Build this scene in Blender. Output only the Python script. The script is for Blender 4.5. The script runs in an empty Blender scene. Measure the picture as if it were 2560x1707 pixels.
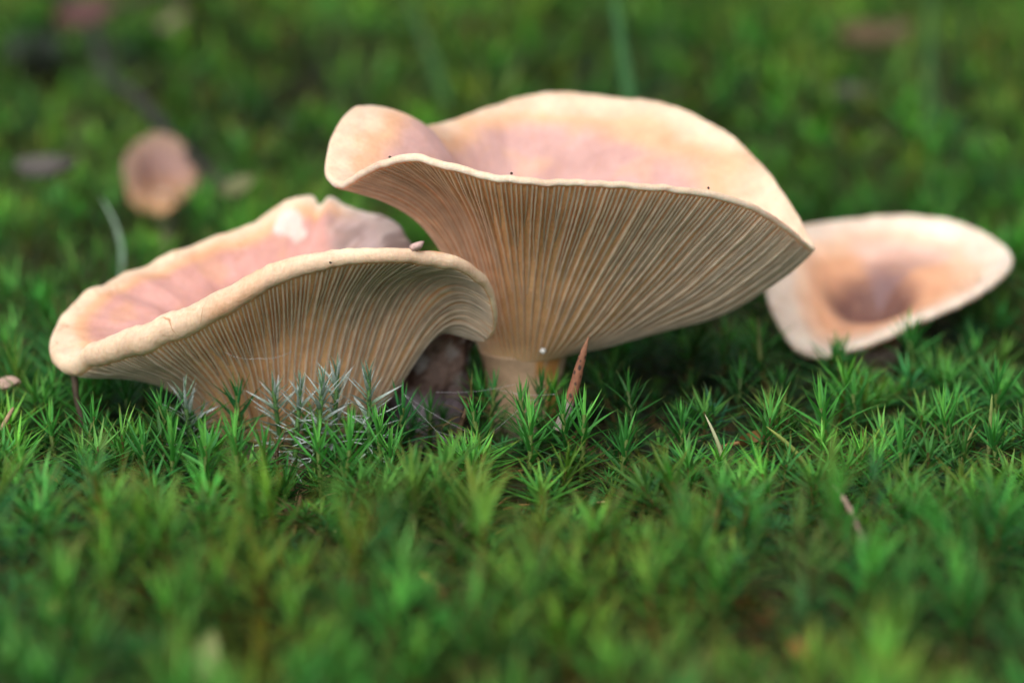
import bpy, math, random
import numpy as np
from mathutils import Vector, Matrix
from mathutils.bvhtree import BVHTree

# ------------------------------------------------------------------ camera, sky, sun, exposure
U = 0.01                       # everything below is written in centimetres
scene = bpy.context.scene
PITCH = math.radians(12.0)
CAM = np.array([0.0, -68.47, 17.9])
FPX = 2560 * 100 / 36.0        # focal length in photo pixels
cam_data = bpy.data.cameras.new('camera')
cam_data.lens = 100; cam_data.sensor_width = 36
cam_data.clip_start = 0.02; cam_data.clip_end = 200
cam_data.dof.use_dof = True
cam_data.dof.focus_distance = 0.677
cam_data.dof.aperture_fstop = 7.0
cam = bpy.data.objects.new('camera', cam_data)
scene.collection.objects.link(cam)
cam.location = CAM * U
cam.rotation_euler = (math.radians(90) - PITCH, 0, 0)
scene.camera = cam

SUN_EL, SUN_AZ = math.radians(48), math.radians(-115)      # from the upper left, a little in front
world = bpy.data.worlds.new('World'); scene.world = world
world.use_nodes = True
wn = world.node_tree.nodes; wl = world.node_tree.links
sky = wn.new('ShaderNodeTexSky'); sky.sky_type = 'NISHITA'; sky.sun_disc = False
sky.sun_elevation = SUN_EL; sky.sun_rotation = math.radians(205)
sky.air_density = 1.0; sky.dust_density = 4.0; sky.ozone_density = 0.6
hsv = wn.new('ShaderNodeHueSaturation'); hsv.inputs['Saturation'].default_value = 0.35   # overcast: nearly white sky
wl.new(sky.outputs[0], hsv.inputs['Color'])
wl.new(hsv.outputs[0], wn['Background'].inputs[0])
wn['Background'].inputs[1].default_value = 0.13

sun_data = bpy.data.lights.new('sun', 'SUN')
sun_data.energy = 1.5; sun_data.angle = math.radians(70); sun_data.color = (1.0, 0.98, 0.96)
sun = bpy.data.objects.new('sun', sun_data); scene.collection.objects.link(sun)
sd = Vector((math.cos(SUN_EL) * math.cos(SUN_AZ), math.cos(SUN_EL) * math.sin(SUN_AZ), math.sin(SUN_EL)))
sun.rotation_euler = sd.to_track_quat('Z', 'Y').to_euler()

vs = scene.view_settings
vs.view_transform = 'Standard'; vs.look = 'None'; vs.exposure = 0.36; vs.gamma = 1.0; vs.use_curve_mapping = False
scene.cycles.max_bounces = 4; scene.cycles.diffuse_bounces = 3; scene.cycles.glossy_bounces = 2
scene.cycles.transmission_bounces = 4

# ------------------------------------------------------------------ helpers
rng = np.random.default_rng(7)
FWD = np.array([0, math.cos(PITCH), -math.sin(PITCH)]); UPV = np.array([0, math.sin(PITCH), math.cos(PITCH)])
def ray(px, py):
    return FWD + np.array([1.0, 0, 0]) * (px - 1280) / FPX + UPV * (853.5 - py) / FPX
def at(px, py, y):             # the point at depth y
    d = ray(px, py); return CAM + d * (y - CAM[1]) / d[1]
def atz(px, py, z):            # the point at height z
    d = ray(px, py); return CAM + d * (z - CAM[2]) / d[2]

def snoise(P, freq, seed=0, octaves=3):
    """cheap smooth noise in about -1..1 from sums of sines"""
    r = np.random.default_rng(seed); P = np.asarray(P, float); out = np.zeros(P.shape[:-1]); amp = 1.0; tot = 0
    for o in range(octaves):
        for _ in range(4):
            k = r.normal(size=P.shape[-1]); k /= np.linalg.norm(k)
            out += amp * np.sin((P @ k) * freq * r.uniform(.7, 1.4) + r.uniform(0, 6.28))
        tot += amp * 2.0; amp *= .5; freq *= 2.1
    return out / tot

def link(o, parent=None):
    scene.collection.objects.link(o)
    if parent is not None: o.parent = parent
    return o
def make_mesh(name, V, F, col=None, smooth=True):
    me = bpy.data.meshes.new(name)
    V = np.asarray(V, float) * U
    F = np.asarray(F) if not isinstance(F, list) else F
    me.from_pydata(V.tolist(), [], F if isinstance(F, list) else F.tolist())
    if col is not None:
        a = me.color_attributes.new('Col', 'FLOAT_COLOR', 'POINT')
        c = np.ones((len(V), 4)); c[:, :3] = col; a.data.foreach_set('color', c.ravel())
    if smooth: me.polygons.foreach_set('use_smooth', [True] * len(me.polygons))
    me.update(); return me
def obj(name, me, mat, parent=None, base=None):
    if mat is not None and not me.materials: me.materials.append(mat)
    o = bpy.data.objects.new(name, me)
    if base is not None: o.location = np.asarray(base) * U
    return link(o, parent)
def empty(name, loc):
    o = bpy.data.objects.new(name, None); o.empty_display_size = .005
    o.location = np.asarray(loc) * U; return link(o)
def tag(o, label=None, cat=None, group=None, kind=None):
    if label: o['label'] = label
    if cat: o['category'] = cat
    if group: o['group'] = group
    if kind: o['kind'] = kind
    return o
def tube(pts, rad, n=8, caps=True):
    """vertices and faces of a tapered tube"""
    pts = np.asarray(pts, float); rad = np.broadcast_to(rad, (len(pts),)); V = []; F = []
    tang = np.gradient(pts, axis=0)
    for i, (p, r) in enumerate(zip(pts, rad)):
        t = tang[i] / (np.linalg.norm(tang[i]) + 1e-9)
        a = np.cross(t, [0, 0, 1.0]) if abs(t[2]) < .9 else np.cross(t, [1.0, 0, 0]); a /= np.linalg.norm(a); b = np.cross(t, a)
        for k in range(n):
            w = 2 * math.pi * k / n; V.append(p + r * (math.cos(w) * a + math.sin(w) * b))
    for i in range(len(pts) - 1):
        for k in range(n):
            F.append([i*n+k, i*n+(k+1) % n, (i+1)*n+(k+1) % n, (i+1)*n+k])
    if caps:
        F.append(list(range(n))[::-1]); F.append([(len(pts)-1)*n+k for k in range(n)])
    return np.array(V), F

# ------------------------------------------------------------------ materials
def new_mat(name):
    m = bpy.data.materials.new(name); m.use_nodes = True
    nt = m.node_tree; return m, nt, nt.nodes, nt.links, nt.nodes['Principled BSDF']
def node(N, kind, **kw):
    n = N.new(kind)
    for k, v in kw.items():
        if k in n.inputs: n.inputs[k].default_value = v
        else: setattr(n, k, v)
    return n
def mixrgb(N, L, fac, a, b, mode='MIX'):
    m = N.new('ShaderNodeMix'); m.data_type = 'RGBA'; m.blend_type = mode
    for s, v in ((m.inputs[0], fac), (m.inputs[6], a), (m.inputs[7], b)):
        if hasattr(v, 'is_output') or isinstance(v, bpy.types.NodeSocket): L.new(v, s)
        else: s.default_value = v if not isinstance(v, tuple) else (*v, 1)
    return m.outputs[2]
def ramp(N, L, src, stops):
    r = N.new('ShaderNodeValToRGB'); L.new(src, r.inputs[0])
    el = r.color_ramp.elements
    while len(el) < len(stops): el.new(0.5)
    for e, (p, c) in zip(el, stops):
        e.position = p; e.color = (*c, 1) if isinstance(c, tuple) else (c, c, c, 1)
    return r.outputs[0]

def cap_material(name, crackle=0.0):
    m, nt, N, L, P = new_mat(name)
    a = node(N, 'ShaderNodeAttribute', attribute_name='Col')
    tc = N.new('ShaderNodeTexCoord')
    n1 = node(N, 'ShaderNodeTexNoise', Scale=90.0, Detail=5.0, Roughness=.6); L.new(tc.outputs['Object'], n1.inputs['Vector'])
    n2 = node(N, 'ShaderNodeTexNoise', Scale=700.0, Detail=4.0, Roughness=.6); L.new(tc.outputs['Object'], n2.inputs['Vector'])
    c = mixrgb(N, L, 1.0, a.outputs['Color'], ramp(N, L, n1.outputs[0], [(.3, (.80, .73, .70)), (.7, (1.08, 1.06, 1.04))]), 'MULTIPLY')
    c = mixrgb(N, L, .6, c, ramp(N, L, n2.outputs[0], [(.35, (.92, .88, .86)), (.65, (1.04, 1.03, 1.02))]), 'MULTIPLY')
    n3 = node(N, 'ShaderNodeTexNoise', Scale=230.0, Detail=6.0, Roughness=.7, Distortion=.8); L.new(tc.outputs['Object'], n3.inputs['Vector'])
    c = mixrgb(N, L, ramp(N, L, n3.outputs[0], [(.56, 0.0), (.72, .45)]), c, (.62, .34, .18))        # bruised, rubbed spots
    mp = node(N, 'ShaderNodeMapping'); mp.inputs['Scale'].default_value = (1.0, 1.0, .25); L.new(tc.outputs['Object'], mp.inputs[0])
    n4 = node(N, 'ShaderNodeTexNoise', Scale=1500.0, Detail=3.0); L.new(mp.outputs[0], n4.inputs['Vector'])
    c = mixrgb(N, L, .5, c, ramp(N, L, n4.outputs[0], [(.35, (.88, .84, .80)), (.6, (1.04, 1.03, 1.02))]), 'MULTIPLY')
    bsrc = n2.outputs[0]
    if crackle > 0:                                   # fine brown drying cracks near the margin
        at2 = node(N, 'ShaderNodeAttribute', attribute_name='crack')
        v = node(N, 'ShaderNodeTexNoise', Scale=85.0, Detail=2.5, Roughness=.45, Distortion=.6); L.new(tc.outputs['Object'], v.inputs['Vector'])
        line = ramp(N, L, v.outputs[0], [(.482, 0.0), (.49, 1.0), (.493, 1.0), (.501, 0.0)])
        nm = node(N, 'ShaderNodeTexNoise', Scale=60.0, Detail=1.0); L.new(tc.outputs['Object'], nm.inputs['Vector'])
        gate = ramp(N, L, nm.outputs[0], [(.38, 0.0), (.48, 1.0)])
        mu = node(N, 'ShaderNodeMath', operation='MULTIPLY'); L.new(line, mu.inputs[0]); L.new(at2.outputs['Fac'], mu.inputs[1])
        mu2 = node(N, 'ShaderNodeMath', operation='MULTIPLY'); L.new(mu.outputs[0], mu2.inputs[0]); L.new(gate, mu2.inputs[1])
        mu3 = node(N, 'ShaderNodeMath', operation='MULTIPLY'); L.new(mu2.outputs[0], mu3.inputs[0]); mu3.inputs[1].default_value = crackle
        c = mixrgb(N, L, mu3.outputs[0], c, (.42, .17, .06))
    L.new(c, P.inputs['Base Color'])
    P.inputs['Roughness'].default_value = .55
    P.inputs['Specular IOR Level'].default_value = .35
    P.inputs['Subsurface Weight'].default_value = .3
    P.inputs['Subsurface Radius'].default_value = (1.0, .45, .22)
    P.inputs['Subsurface Scale'].default_value = .004
    b = node(N, 'ShaderNodeBump', Strength=.25, Distance=.0006); L.new(bsrc, b.inputs['Height'])
    b2 = node(N, 'ShaderNodeBump', Strength=.35, Distance=.0015); L.new(n3.outputs[0], b2.inputs['Height']); L.new(b.outputs[0], b2.inputs['Normal']); L.new(b2.outputs[0], P.inputs['Normal'])
    return m
M_CAP = cap_material('mushroom_cap_skin')
M_CAPA = cap_material('mushroom_cap_skin_cracked', .8)

def gill_material():
    m, nt, N, L, P = new_mat('gill_flesh')
    a = node(N, 'ShaderNodeAttribute', attribute_name='Col')
    tc = N.new('ShaderNodeTexCoord')
    n1 = node(N, 'ShaderNodeTexNoise', Scale=260.0, Detail=4.0); L.new(tc.outputs['Object'], n1.inputs['Vector'])
    c = mixrgb(N, L, 1.0, a.outputs['Color'], ramp(N, L, n1.outputs[0], [(.3, (.85, .82, .78)), (.7, (1.05, 1.05, 1.05))]), 'MULTIPLY')
    L.new(c, P.inputs['Base Color'])
    P.inputs['Roughness'].default_value = .6; P.inputs['Specular IOR Level'].default_value = .3
    t = N.new('ShaderNodeBsdfTranslucent'); L.new(mixrgb(N, L, 1.0, c, (1.0, .80, .52), 'MULTIPLY'), t.inputs[0])
    mx = N.new('ShaderNodeMixShader'); mx.inputs[0].default_value = .5
    L.new(P.outputs[0], mx.inputs[1]); L.new(t.outputs[0], mx.inputs[2]); L.new(mx.outputs[0], N['Material Output'].inputs[0])
    return m
M_GILL = gill_material()

def attr_material(name, rough=.6, trans=0.0, tcol=(1, 1, 1), spec=.3, nscale=300.0, nlo=.8, nhi=1.1, bump=.3):
    m, nt, N, L, P = new_mat(name)
    a = node(N, 'ShaderNodeAttribute', attribute_name='Col')
    tc = N.new('ShaderNodeTexCoord')
    n1 = node(N, 'ShaderNodeTexNoise', Scale=nscale, Detail=5.0, Roughness=.65); L.new(tc.outputs['Object'], n1.inputs['Vector'])
    c = mixrgb(N, L, 1.0, a.outputs['Color'], ramp(N, L, n1.outputs[0], [(.3, (nlo,) * 3), (.7, (nhi,) * 3)]), 'MULTIPLY')
    L.new(c, P.inputs['Base Color']); P.inputs['Roughness'].default_value = rough; P.inputs['Specular IOR Level'].default_value = spec
    if bump:
        b = node(N, 'ShaderNodeBump', Strength=bump, Distance=.0008); L.new(n1.outputs[0], b.inputs['Height']); L.new(b.outputs[0], P.inputs['Normal'])
    if trans > 0:
        t = N.new('ShaderNodeBsdfTranslucent'); L.new(mixrgb(N, L, 1.0, c, tcol, 'MULTIPLY'), t.inputs[0])
        mx = N.new('ShaderNodeMixShader'); mx.inputs[0].default_value = trans
        L.new(P.outputs[0], mx.inputs[1]); L.new(t.outputs[0], mx.inputs[2]); L.new(mx.outputs[0], N['Material Output'].inputs[0])
    return m
M_MOSS = attr_material('moss_leaf', rough=.5, trans=.2, tcol=(1.0, 1.35, .6), spec=.22, nscale=220.0, nlo=.75, nhi=1.15, bump=0)
M_FROST = attr_material('frosted_moss_leaf', rough=.6, trans=.15, spec=.25, nscale=1500.0, nlo=.55, nhi=1.25, bump=.2)
M_STIPE = attr_material('stipe_flesh', rough=.6, nscale=260.0, nlo=.78, nhi=1.1, bump=.5)
M_WOOD = attr_material('dry_plant_fibre', rough=.7, nscale=600.0, nlo=.7, nhi=1.15, bump=.4)
M_LEAF = attr_material('dry_leaf', rough=.6, trans=.2, nscale=250.0, nlo=.75, nhi=1.1, bump=.3)
M_STONE = attr_material('grey_stone', rough=.8, nscale=200.0, nlo=.7, nhi=1.2, bump=.6)
M_WEB = attr_material('web_silk', rough=.4, trans=.3, nscale=300.0, bump=0)

def ground_material():
    m, nt, N, L, P = new_mat('forest_soil')
    tc = N.new('ShaderNodeTexCoord')
    n1 = node(N, 'ShaderNodeTexNoise', Scale=60.0, Detail=8.0, Roughness=.7); L.new(tc.outputs['Object'], n1.inputs['Vector'])
    n2 = node(N, 'ShaderNodeTexNoise', Scale=6.0, Detail=6.0, Roughness=.6); L.new(tc.outputs['Object'], n2.inputs['Vector'])
    soil = ramp(N, L, n1.outputs[0], [(.3, (.012, .009, .006)), (.5, (.035, .024, .012)), (.72, (.09, .055, .025))])
    green = ramp(N, L, n1.outputs[0], [(.3, (.015, .03, .006)), (.7, (.06, .11, .02))])
    sep = N.new('ShaderNodeSeparateXYZ'); L.new(tc.outputs['Object'], sep.inputs[0])
    far = ramp(N, L, sep.outputs[1], [(.0, 0.0), (1.0, 1.0)])
    mr = node(N, 'ShaderNodeMapRange'); mr.inputs['From Min'].default_value = 1.2; mr.inputs['From Max'].default_value = 2.5
    L.new(sep.outputs[1], mr.inputs['Value'])
    patch = ramp(N, L, n2.outputs[0], [(.4, 0.15), (.6, .55)])
    mxf = node(N, 'ShaderNodeMath', operation='MAXIMUM'); L.new(mr.outputs[0], mxf.inputs[0]); L.new(patch, mxf.inputs[1])
    L.new(mixrgb(N, L, mxf.outputs[0], soil, green), P.inputs['Base Color'])
    P.inputs['Roughness'].default_value = .9
    b = node(N, 'ShaderNodeBump', Strength=.8, Distance=.004); L.new(n1.outputs[0], b.inputs['Height']); L.new(b.outputs[0], P.inputs['Normal'])
    return m
M_SOIL = ground_material()

# ------------------------------------------------------------------ ground: one sheet to the horizon
def ground_z(x, y):
    P = np.stack([np.asarray(x, float), np.asarray(y, float)], -1)
    far = np.clip((np.hypot(P[..., 0], P[..., 1]) - 18) / 90, 0, 1)
    return .22 * snoise(P, .9, 3) - .1 + far * 2.2 * snoise(P, .09, 5)
def ground():
    g = np.concatenate([np.linspace(-1, 1, 161) * 45])
    outer = np.geomspace(47, 6000, 44)
    xs = np.concatenate([-outer[::-1], g, outer]); ys = xs + 8
    X, Y = np.meshgrid(xs, ys, indexing='ij')
    Z = ground_z(X, Y)
    n = len(xs); V = np.stack([X, Y, Z], -1).reshape(-1, 3)
    i, j = np.meshgrid(np.arange(n - 1), np.arange(n - 1), indexing='ij'); a = (i * n + j).ravel()
    F = np.stack([a, a + n, a + n + 1, a + 1], -1)
    tag(obj('ground', make_mesh('ground', V, F), M_SOIL), 'dark brown forest soil showing between the moss shoots', kind='structure')
ground()

# ------------------------------------------------------------------ mushrooms
OBST = []                      # (vertices, faces) of caps and stipes, so that moss grows around and under them
def closed_spline(C, n):
    """periodic Catmull-Rom through the control rows (first three columns are a point), resampled evenly along its length"""
    C = np.asarray(C, float); m = len(C); out = []
    for i in range(m):
        p0, p1, p2, p3 = C[(i - 1) % m], C[i], C[(i + 1) % m], C[(i + 2) % m]
        d1 = max(np.linalg.norm(p2[:3] - p1[:3]), 1e-6); d0 = max(np.linalg.norm(p1[:3] - p0[:3]), 1e-6); d2 = max(np.linalg.norm(p3[:3] - p2[:3]), 1e-6)
        m1 = d1 * ((p1 - p0) / d0 * d1 + (p2 - p1) / d1 * d0) / (d0 + d1)
        m2 = d1 * ((p2 - p1) / d1 * d2 + (p3 - p2) / d2 * d1) / (d1 + d2)
        for t in np.linspace(0, 1, 24, endpoint=False):
            h = t * t * (3 - 2 * t)
            out.append((2*t**3 - 3*t**2 + 1) * p1 + (t**3 - 2*t**2 + t) * m1 + h * p2 + (t**3 - t**2) * m2)
    out = np.array(out); q = np.vstack([out, out[:1]])
    L = np.concatenate([[0], np.cumsum(np.linalg.norm(np.diff(q[:, :3], axis=0), axis=1))])
    s = np.linspace(0, L[-1], n, endpoint=False)
    return np.stack([np.interp(s, L, q[:, k]) for k in range(q.shape[1])], -1), L[-1]

def unit(v): return v / (np.linalg.norm(v, axis=-1, keepdims=True) + 1e-9)

def mushroom(name, rim, axis, ring_r, nvec, th_c, colour, ngill, gill_h, mat, N=384, NS=40, seed=0, gill_wave=1.0, rimrough=.012, label='', group=None, base_z=0.0, gcol=None, bulge=.55, extra=None, gill_ramp=.10, gill_start=.25):
    """rim rows: x, y, z, margin thickness, slope at rim, slope at stipe (degrees). axis: centre of the stipe top."""
    r = np.random.default_rng(seed)
    R, length = closed_spline(rim, N)
    nvec = unit(np.asarray(nvec, float)); axis = np.asarray(axis, float)
    pos = R[:, :3].copy(); t = R[:, 3]; phr = np.radians(R[:, 4]); phs = np.radians(R[:, 5])
    th = np.arange(N) / N * 2 * math.pi
    ringp = np.stack([np.cos(th), np.sin(th)], -1)
    pos += nvec * (rimrough * snoise(ringp, 26, seed + 1, 3))[:, None] * 2
    d = pos - axis; dh = d - (d @ nvec)[:, None] * nvec; out = unit(dh)
    S = axis + out * ring_r
    chord = np.linalg.norm(pos - S, axis=1)[:, None]
    B1 = S + chord * .42 * (out * np.cos(phs)[:, None] + nvec * np.sin(phs)[:, None])
    B2 = pos + chord * .42 * (-out * np.cos(phr)[:, None] - nvec * np.sin(phr)[:, None])
    s = np.linspace(0, 1, NS)[None, :, None]                     # 0 at the rim, 1 at the stipe
    G = (1-s)**3 * pos[:, None] + 3*(1-s)**2*s * B2[:, None] + 3*(1-s)*s**2 * B1[:, None] + s**3 * S[:, None]
    bulgew = np.sin(np.linspace(0, 1, NS) * math.pi)[None, :]
    G += nvec * (snoise(G, .9, seed + 2, 2) * .10 * bulgew)[..., None]
    # margin roll
    NA = 9; arc = []
    for a in np.linspace(0, math.pi, NA)[1:]:
        arc.append(pos + nvec * ((1 - math.cos(a)) / 2 * t)[:, None] + out * (math.sin(a) * t * bulge)[:, None])
    arc = np.stack(arc, 1)
    sv = np.linspace(0, 1, NS)
    thick = t[:, None] + (th_c - t[:, None]) * (sv ** 1.3)[None, :]
    T = G + nvec * thick[..., None]
    T += nvec * (snoise(T, 1.6, seed + 3, 3) * .045 * np.minimum(1, sv * 5)[None, :])[..., None]
    T[:, 0] = arc[:, -1]
    cen = axis + nvec * (th_c - .25)
    inner = [T[:, -1] + (cen - T[:, -1]) * f - nvec * .05 * f for f in (.35, .7, .95)]
    rows = np.concatenate([G[:, ::-1], arc, T[:, 1:], np.stack(inner, 1)], 1)    # stipe -> rim -> margin -> top centre
    M = rows.shape[1]
    V = rows.reshape(-1, 3)
    i, j = np.meshgrid(np.arange(N), np.arange(M - 1), indexing='ij')
    a = (i * M + j).ravel(); b = (((i + 1) % N) * M + j).ravel()
    F = np.stack([a, b, b + 1, a + 1], -1)
    srow = np.concatenate([sv[::-1], np.zeros(NA - 1), sv[1:], [1.05, 1.1, 1.15]])
    side = np.concatenate([np.zeros(NS), np.linspace(.15, 1, NA - 1), np.ones(NS - 1 + 3)])   # 0 gill side, 1 skin side
    col = colour(rows, np.broadcast_to(srow, (N, M)), np.broadcast_to(side, (N, M)))
    base = np.array([axis[0], axis[1], base_z])
    root = empty(name, base)
    me = make_mesh('cap', V - base, F, col.reshape(-1, 3))
    if extra is not None:
        ca = me.attributes.new('crack', 'FLOAT', 'POINT'); ca.data.foreach_set('value', extra(rows, np.broadcast_to(srow, (N, M)), np.broadcast_to(side, (N, M))).ravel())
    cap = obj('cap', me, mat, root)
    OBST.append((V, F))
    # gills: one blade each
    tanv = unit(np.roll(G, -1, 0) - np.roll(G, 1, 0)); ds = np.gradient(G, axis=1)
    nor = unit(np.cross(tanv, ds))
    flip = np.sign(np.sum(nor * (-nvec), -1, keepdims=True)); flip[flip == 0] = 1
    # orient all the same way as at mid profile
    ref = np.sign(np.sum(np.sum(nor * (-nvec), -1))); nor = nor * ref
    step = np.linalg.norm(np.roll(G, -1, 0) - G, axis=-1)          # distance between neighbouring columns
    def samp(A, fi, sj):
        fi = fi % N; i0 = np.floor(fi).astype(int) % N; i1 = (i0 + 1) % N; u = (fi - np.floor(fi))
        sj = np.clip(sj, 0, NS - 1.001); j0 = np.floor(sj).astype(int); w = sj - j0
        f = lambda ii: (A[ii, j0].T * (1 - w) + A[ii, j0 + 1].T * w).T
        return (f(i0).T * (1 - u) + f(i1).T * u).T
    per = N / ngill
    for k in range(ngill):
        kind = k % 4
        s1 = 1.0 if kind == 0 else (r.uniform(.62, .9) if kind == 2 else r.uniform(.22, .6))
        nseg = 22 if s1 > .6 else 14
        sj = np.concatenate([[.001, .02], np.linspace(.05, s1, nseg - 2)])
        join = np.clip((sj - (s1 - .22)) / .22, 0, 1) ** 2 * (0 if kind == 0 else r.choice([-1, 1]) * .75)
        fi = k * per + r.normal() * .07 * per + gill_wave * per * (.10 * np.sin(sj * r.uniform(4, 8) + r.uniform(0, 6.3)) + 1.1 * np.sin(sj * 3.2 + k / ngill * 40) * sj * .6) + join * per
        p = samp(G, fi, sj * (NS - 1)); n = unit(samp(nor, fi, sj * (NS - 1))); tn = unit(samp(tanv, fi, sj * (NS - 1)))
        loc = samp(step[..., None], fi, sj * (NS - 1))[:, 0] * per
        w = np.clip(loc * (.58 + .55 * sj * (kind in (0, 2))), .018, .13)
        env = (gill_start + (1 - gill_start) * np.minimum(1, (sj / gill_ramp)) ** .7) * (np.minimum(1, (s1 - sj) / (.12 if kind == 0 else .3)) ** .8 * .92 + .08)
        h = gill_h * env * (1 if kind == 0 else .82) * r.uniform(.85, 1.1) * (.6 + .4 * np.clip(loc / (length / ngill), 0, 1))
        wob = .005 * np.sin(sj * 60 + r.uniform(0, 6)) * np.clip(loc * 8, 0, 1)
        bl = p - n * .03; e = p + n * h[:, None] + tn * wob[:, None]
        Vg = np.stack([bl - tn * (w / 2)[:, None], e - tn * (w * .26)[:, None], e + tn * (w * .26)[:, None], bl + tn * (w / 2)[:, None]], 1).reshape(-1, 3)
        Fg = []
        for q in range(nseg - 1):
            for c in range(3): Fg.append([q*4+c, q*4+c+1, (q+1)*4+c+1, (q+1)*4+c])
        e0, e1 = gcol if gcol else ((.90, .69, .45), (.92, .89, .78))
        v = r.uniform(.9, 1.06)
        glow = np.exp(-((p[:, 0] - axis[0] + .1 * length / 6) / 1.3) ** 2) * (p[:, 1] < axis[1]) * .55      # orange light glowing through the front gills, painted into their colour
        e0n = np.array(e0) * (1 - glow[:, None]) + np.array([.86, .36, .07]) * glow[:, None]; e1n = np.array(e1) * (1 - .25 * glow[:, None]) + np.array([.86, .55, .25]) * .25 * glow[:, None]
        cg = np.stack([e0n, e1n, e1n, e0n], 1).reshape(-1, 3) * v
        obj('gill', make_mesh('gill', Vg - base, Fg, cg, smooth=False), M_GILL, cap)
    return root, cap, base

def lerp3(a, b, f): return np.asarray(a) * (1 - f[..., None]) + np.asarray(b) * f[..., None]
def sstep(x, a, b):
    f = np.clip((x - a) / (b - a), 0, 1); return f * f * (3 - 2 * f)
ORANGE_BASE = (.88, .58, .31)

def rimrows(rows):
    out = []
    for px, py, y, t, pr, ps in rows: out.append([*at(px, py, y), t, pr, ps])
    return out

def stipe(root, base, top, r0, r1, colfun, seed, lean=(0, 0), name='stipe', nz=40, na=60, rough=.05, nf=3.0):
    base = np.asarray(base, float); zs = np.linspace(-.5, top, nz); V = []
    for i, z in enumerate(zs):
        f = i / (nz - 1)
        rr = r0 + (r1 - r0) * f - .08 * math.sin(f * math.pi)
        rr += .13 * max(0, (f - .7) / .3) ** 2
        for k in range(na):
            a = 2 * math.pi * k / na
            V.append([math.cos(a) * rr + lean[0] * f, math.sin(a) * rr + lean[1] * f, z])
    V = np.array(V); nn = snoise(V * np.array([1, 1, .5]), nf, seed, 5)
    rad = V * np.array([1, 1, 0]); rad /= np.linalg.norm(rad, axis=1, keepdims=True) + 1e-9
    V += rad * (nn * rough)[:, None]
    F = [[i*na+k, i*na+(k+1) % na, (i+1)*na+(k+1) % na, (i+1)*na+k] for i in range(nz-1) for k in range(na)]
    F.append([(nz-1)*na+k for k in range(na)])
    OBST.append((V + base, F))
    return obj(name, make_mesh(name, V, F, colfun(V)), M_STIPE, root)

# --- the large mushroom in the middle
B_RIM = rimrows([
    (846, 474, .9, .20, 8, 72), (905, 444, .1, .20, 12, 72), (973, 415, -.6, .20, 18, 70), (1040, 404, -1.0, .20, 26, 66),
    (1112, 424, -1.3, .20, 34, 62), (1222, 450, -1.6, .19, 42, 60), (1333, 462, -1.7, .18, 44, 58), (1443, 468, -1.6, .17, 46, 52),
    (1609, 476, -1.2, .17, 46, 42), (1802, 502, -.2, .18, 45, 30), (1919, 549, .8, .18, 44, 22), (2010, 615, 2.2, .14, 42, 16), (2032, 630, 3.0, .12, 42, 16),
    (2014, 600, 3.9, .18, 40, 20), (1959, 510, 5.2, .22, 38, 30), (1887, 420, 6.5, .24, 36, 42), (1804, 350, 7.8, .26, 34, 50), (1664, 283, 9.0, .26, 32, 56),
    (1498, 263, 9.8, .26, 32, 58), (1360, 255, 10.0, .26, 32, 58), (1277, 272, 9.8, .26, 32, 58), (1194, 300, 9.0, .26, 30, 60), (1112, 328, 8.0, .26, 26, 62), (1051, 338, 7.0, .28, 20, 64),
    (1001, 312, 6.0, .30, 10, 66), (935, 294, 5.0, .30, 4, 68), (888, 298, 4.2, .30, 2, 70), (850, 340, 3.2, .28, 2, 70), (828, 400, 2.2, .25, 4, 72), (824, 452, 1.4, .22, 6, 72)])
def B_col(P, s, side):
    n = snoise(P, 1.3, 21, 3); n2 = snoise(P, 3.5, 22, 3)
    cream = np.array([.86, .67, .50]); peach = np.array([.82, .50, .31]); pink = np.array([.64, .41, .38]); core = np.array([.46, .28, .24])
    q = s + n * .10
    c = lerp3(cream, peach, sstep(q, .02, .12)); f = sstep(q, .10, .24)[..., None]; c = c * (1 - f) + pink * f
    f = sstep(q, .55, .95)[..., None]; c = c * (1 - f) + core * f
    f = (sstep(n2, .25, .6) * .25 * sstep(s, .03, .1))[..., None]; c = c * (1 - f) + np.array([.80, .50, .26]) * f
    cr = at(1062, 335, 6.6); f = (np.exp(-((P[..., 0] - cr[0]) ** 2 + (P[..., 1] - cr[1]) ** 2) / 1.1) * .75 * (side > 0))[..., None]; c = c * (1 - f) + np.array([.46, .25, .15]) * f  # crease shade painted into the skin as a soft brown tint
    edge = (sstep(-s, -.004, 0) * sstep(-side, -.75, -.3))[..., None]; c = c * (1 - edge * .8) + np.array([.92, .88, .78]) * edge * .8
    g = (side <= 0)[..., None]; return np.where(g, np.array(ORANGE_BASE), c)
Bax = at(1312, 880, 3.6)
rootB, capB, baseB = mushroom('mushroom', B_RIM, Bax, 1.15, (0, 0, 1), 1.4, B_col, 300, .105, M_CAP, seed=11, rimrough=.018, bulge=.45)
tag(rootB, 'largest peach mushroom with funnel cap and cream gills, in the middle', 'mushroom', 'peach coloured mushrooms')
def B_stipe_col(V):
    n = snoise(V * np.array([1.6, 1.6, .8]), 2.6, 31, 3); f = sstep(n, -.05, .2)[:, None] * .9
    c = np.array([.52, .35, .22]) * (1 - f) + np.array([.55, .24, .06]) * f
    z = sstep(-V[:, 2], -1.1, .1)[:, None]; return c * (1 - z * .6) + np.array([.48, .40, .42]) * z * .6
stipe(rootB, baseB, Bax[2] + .1, 1.05, 1.05, B_stipe_col, 32, name='stipe')

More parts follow.
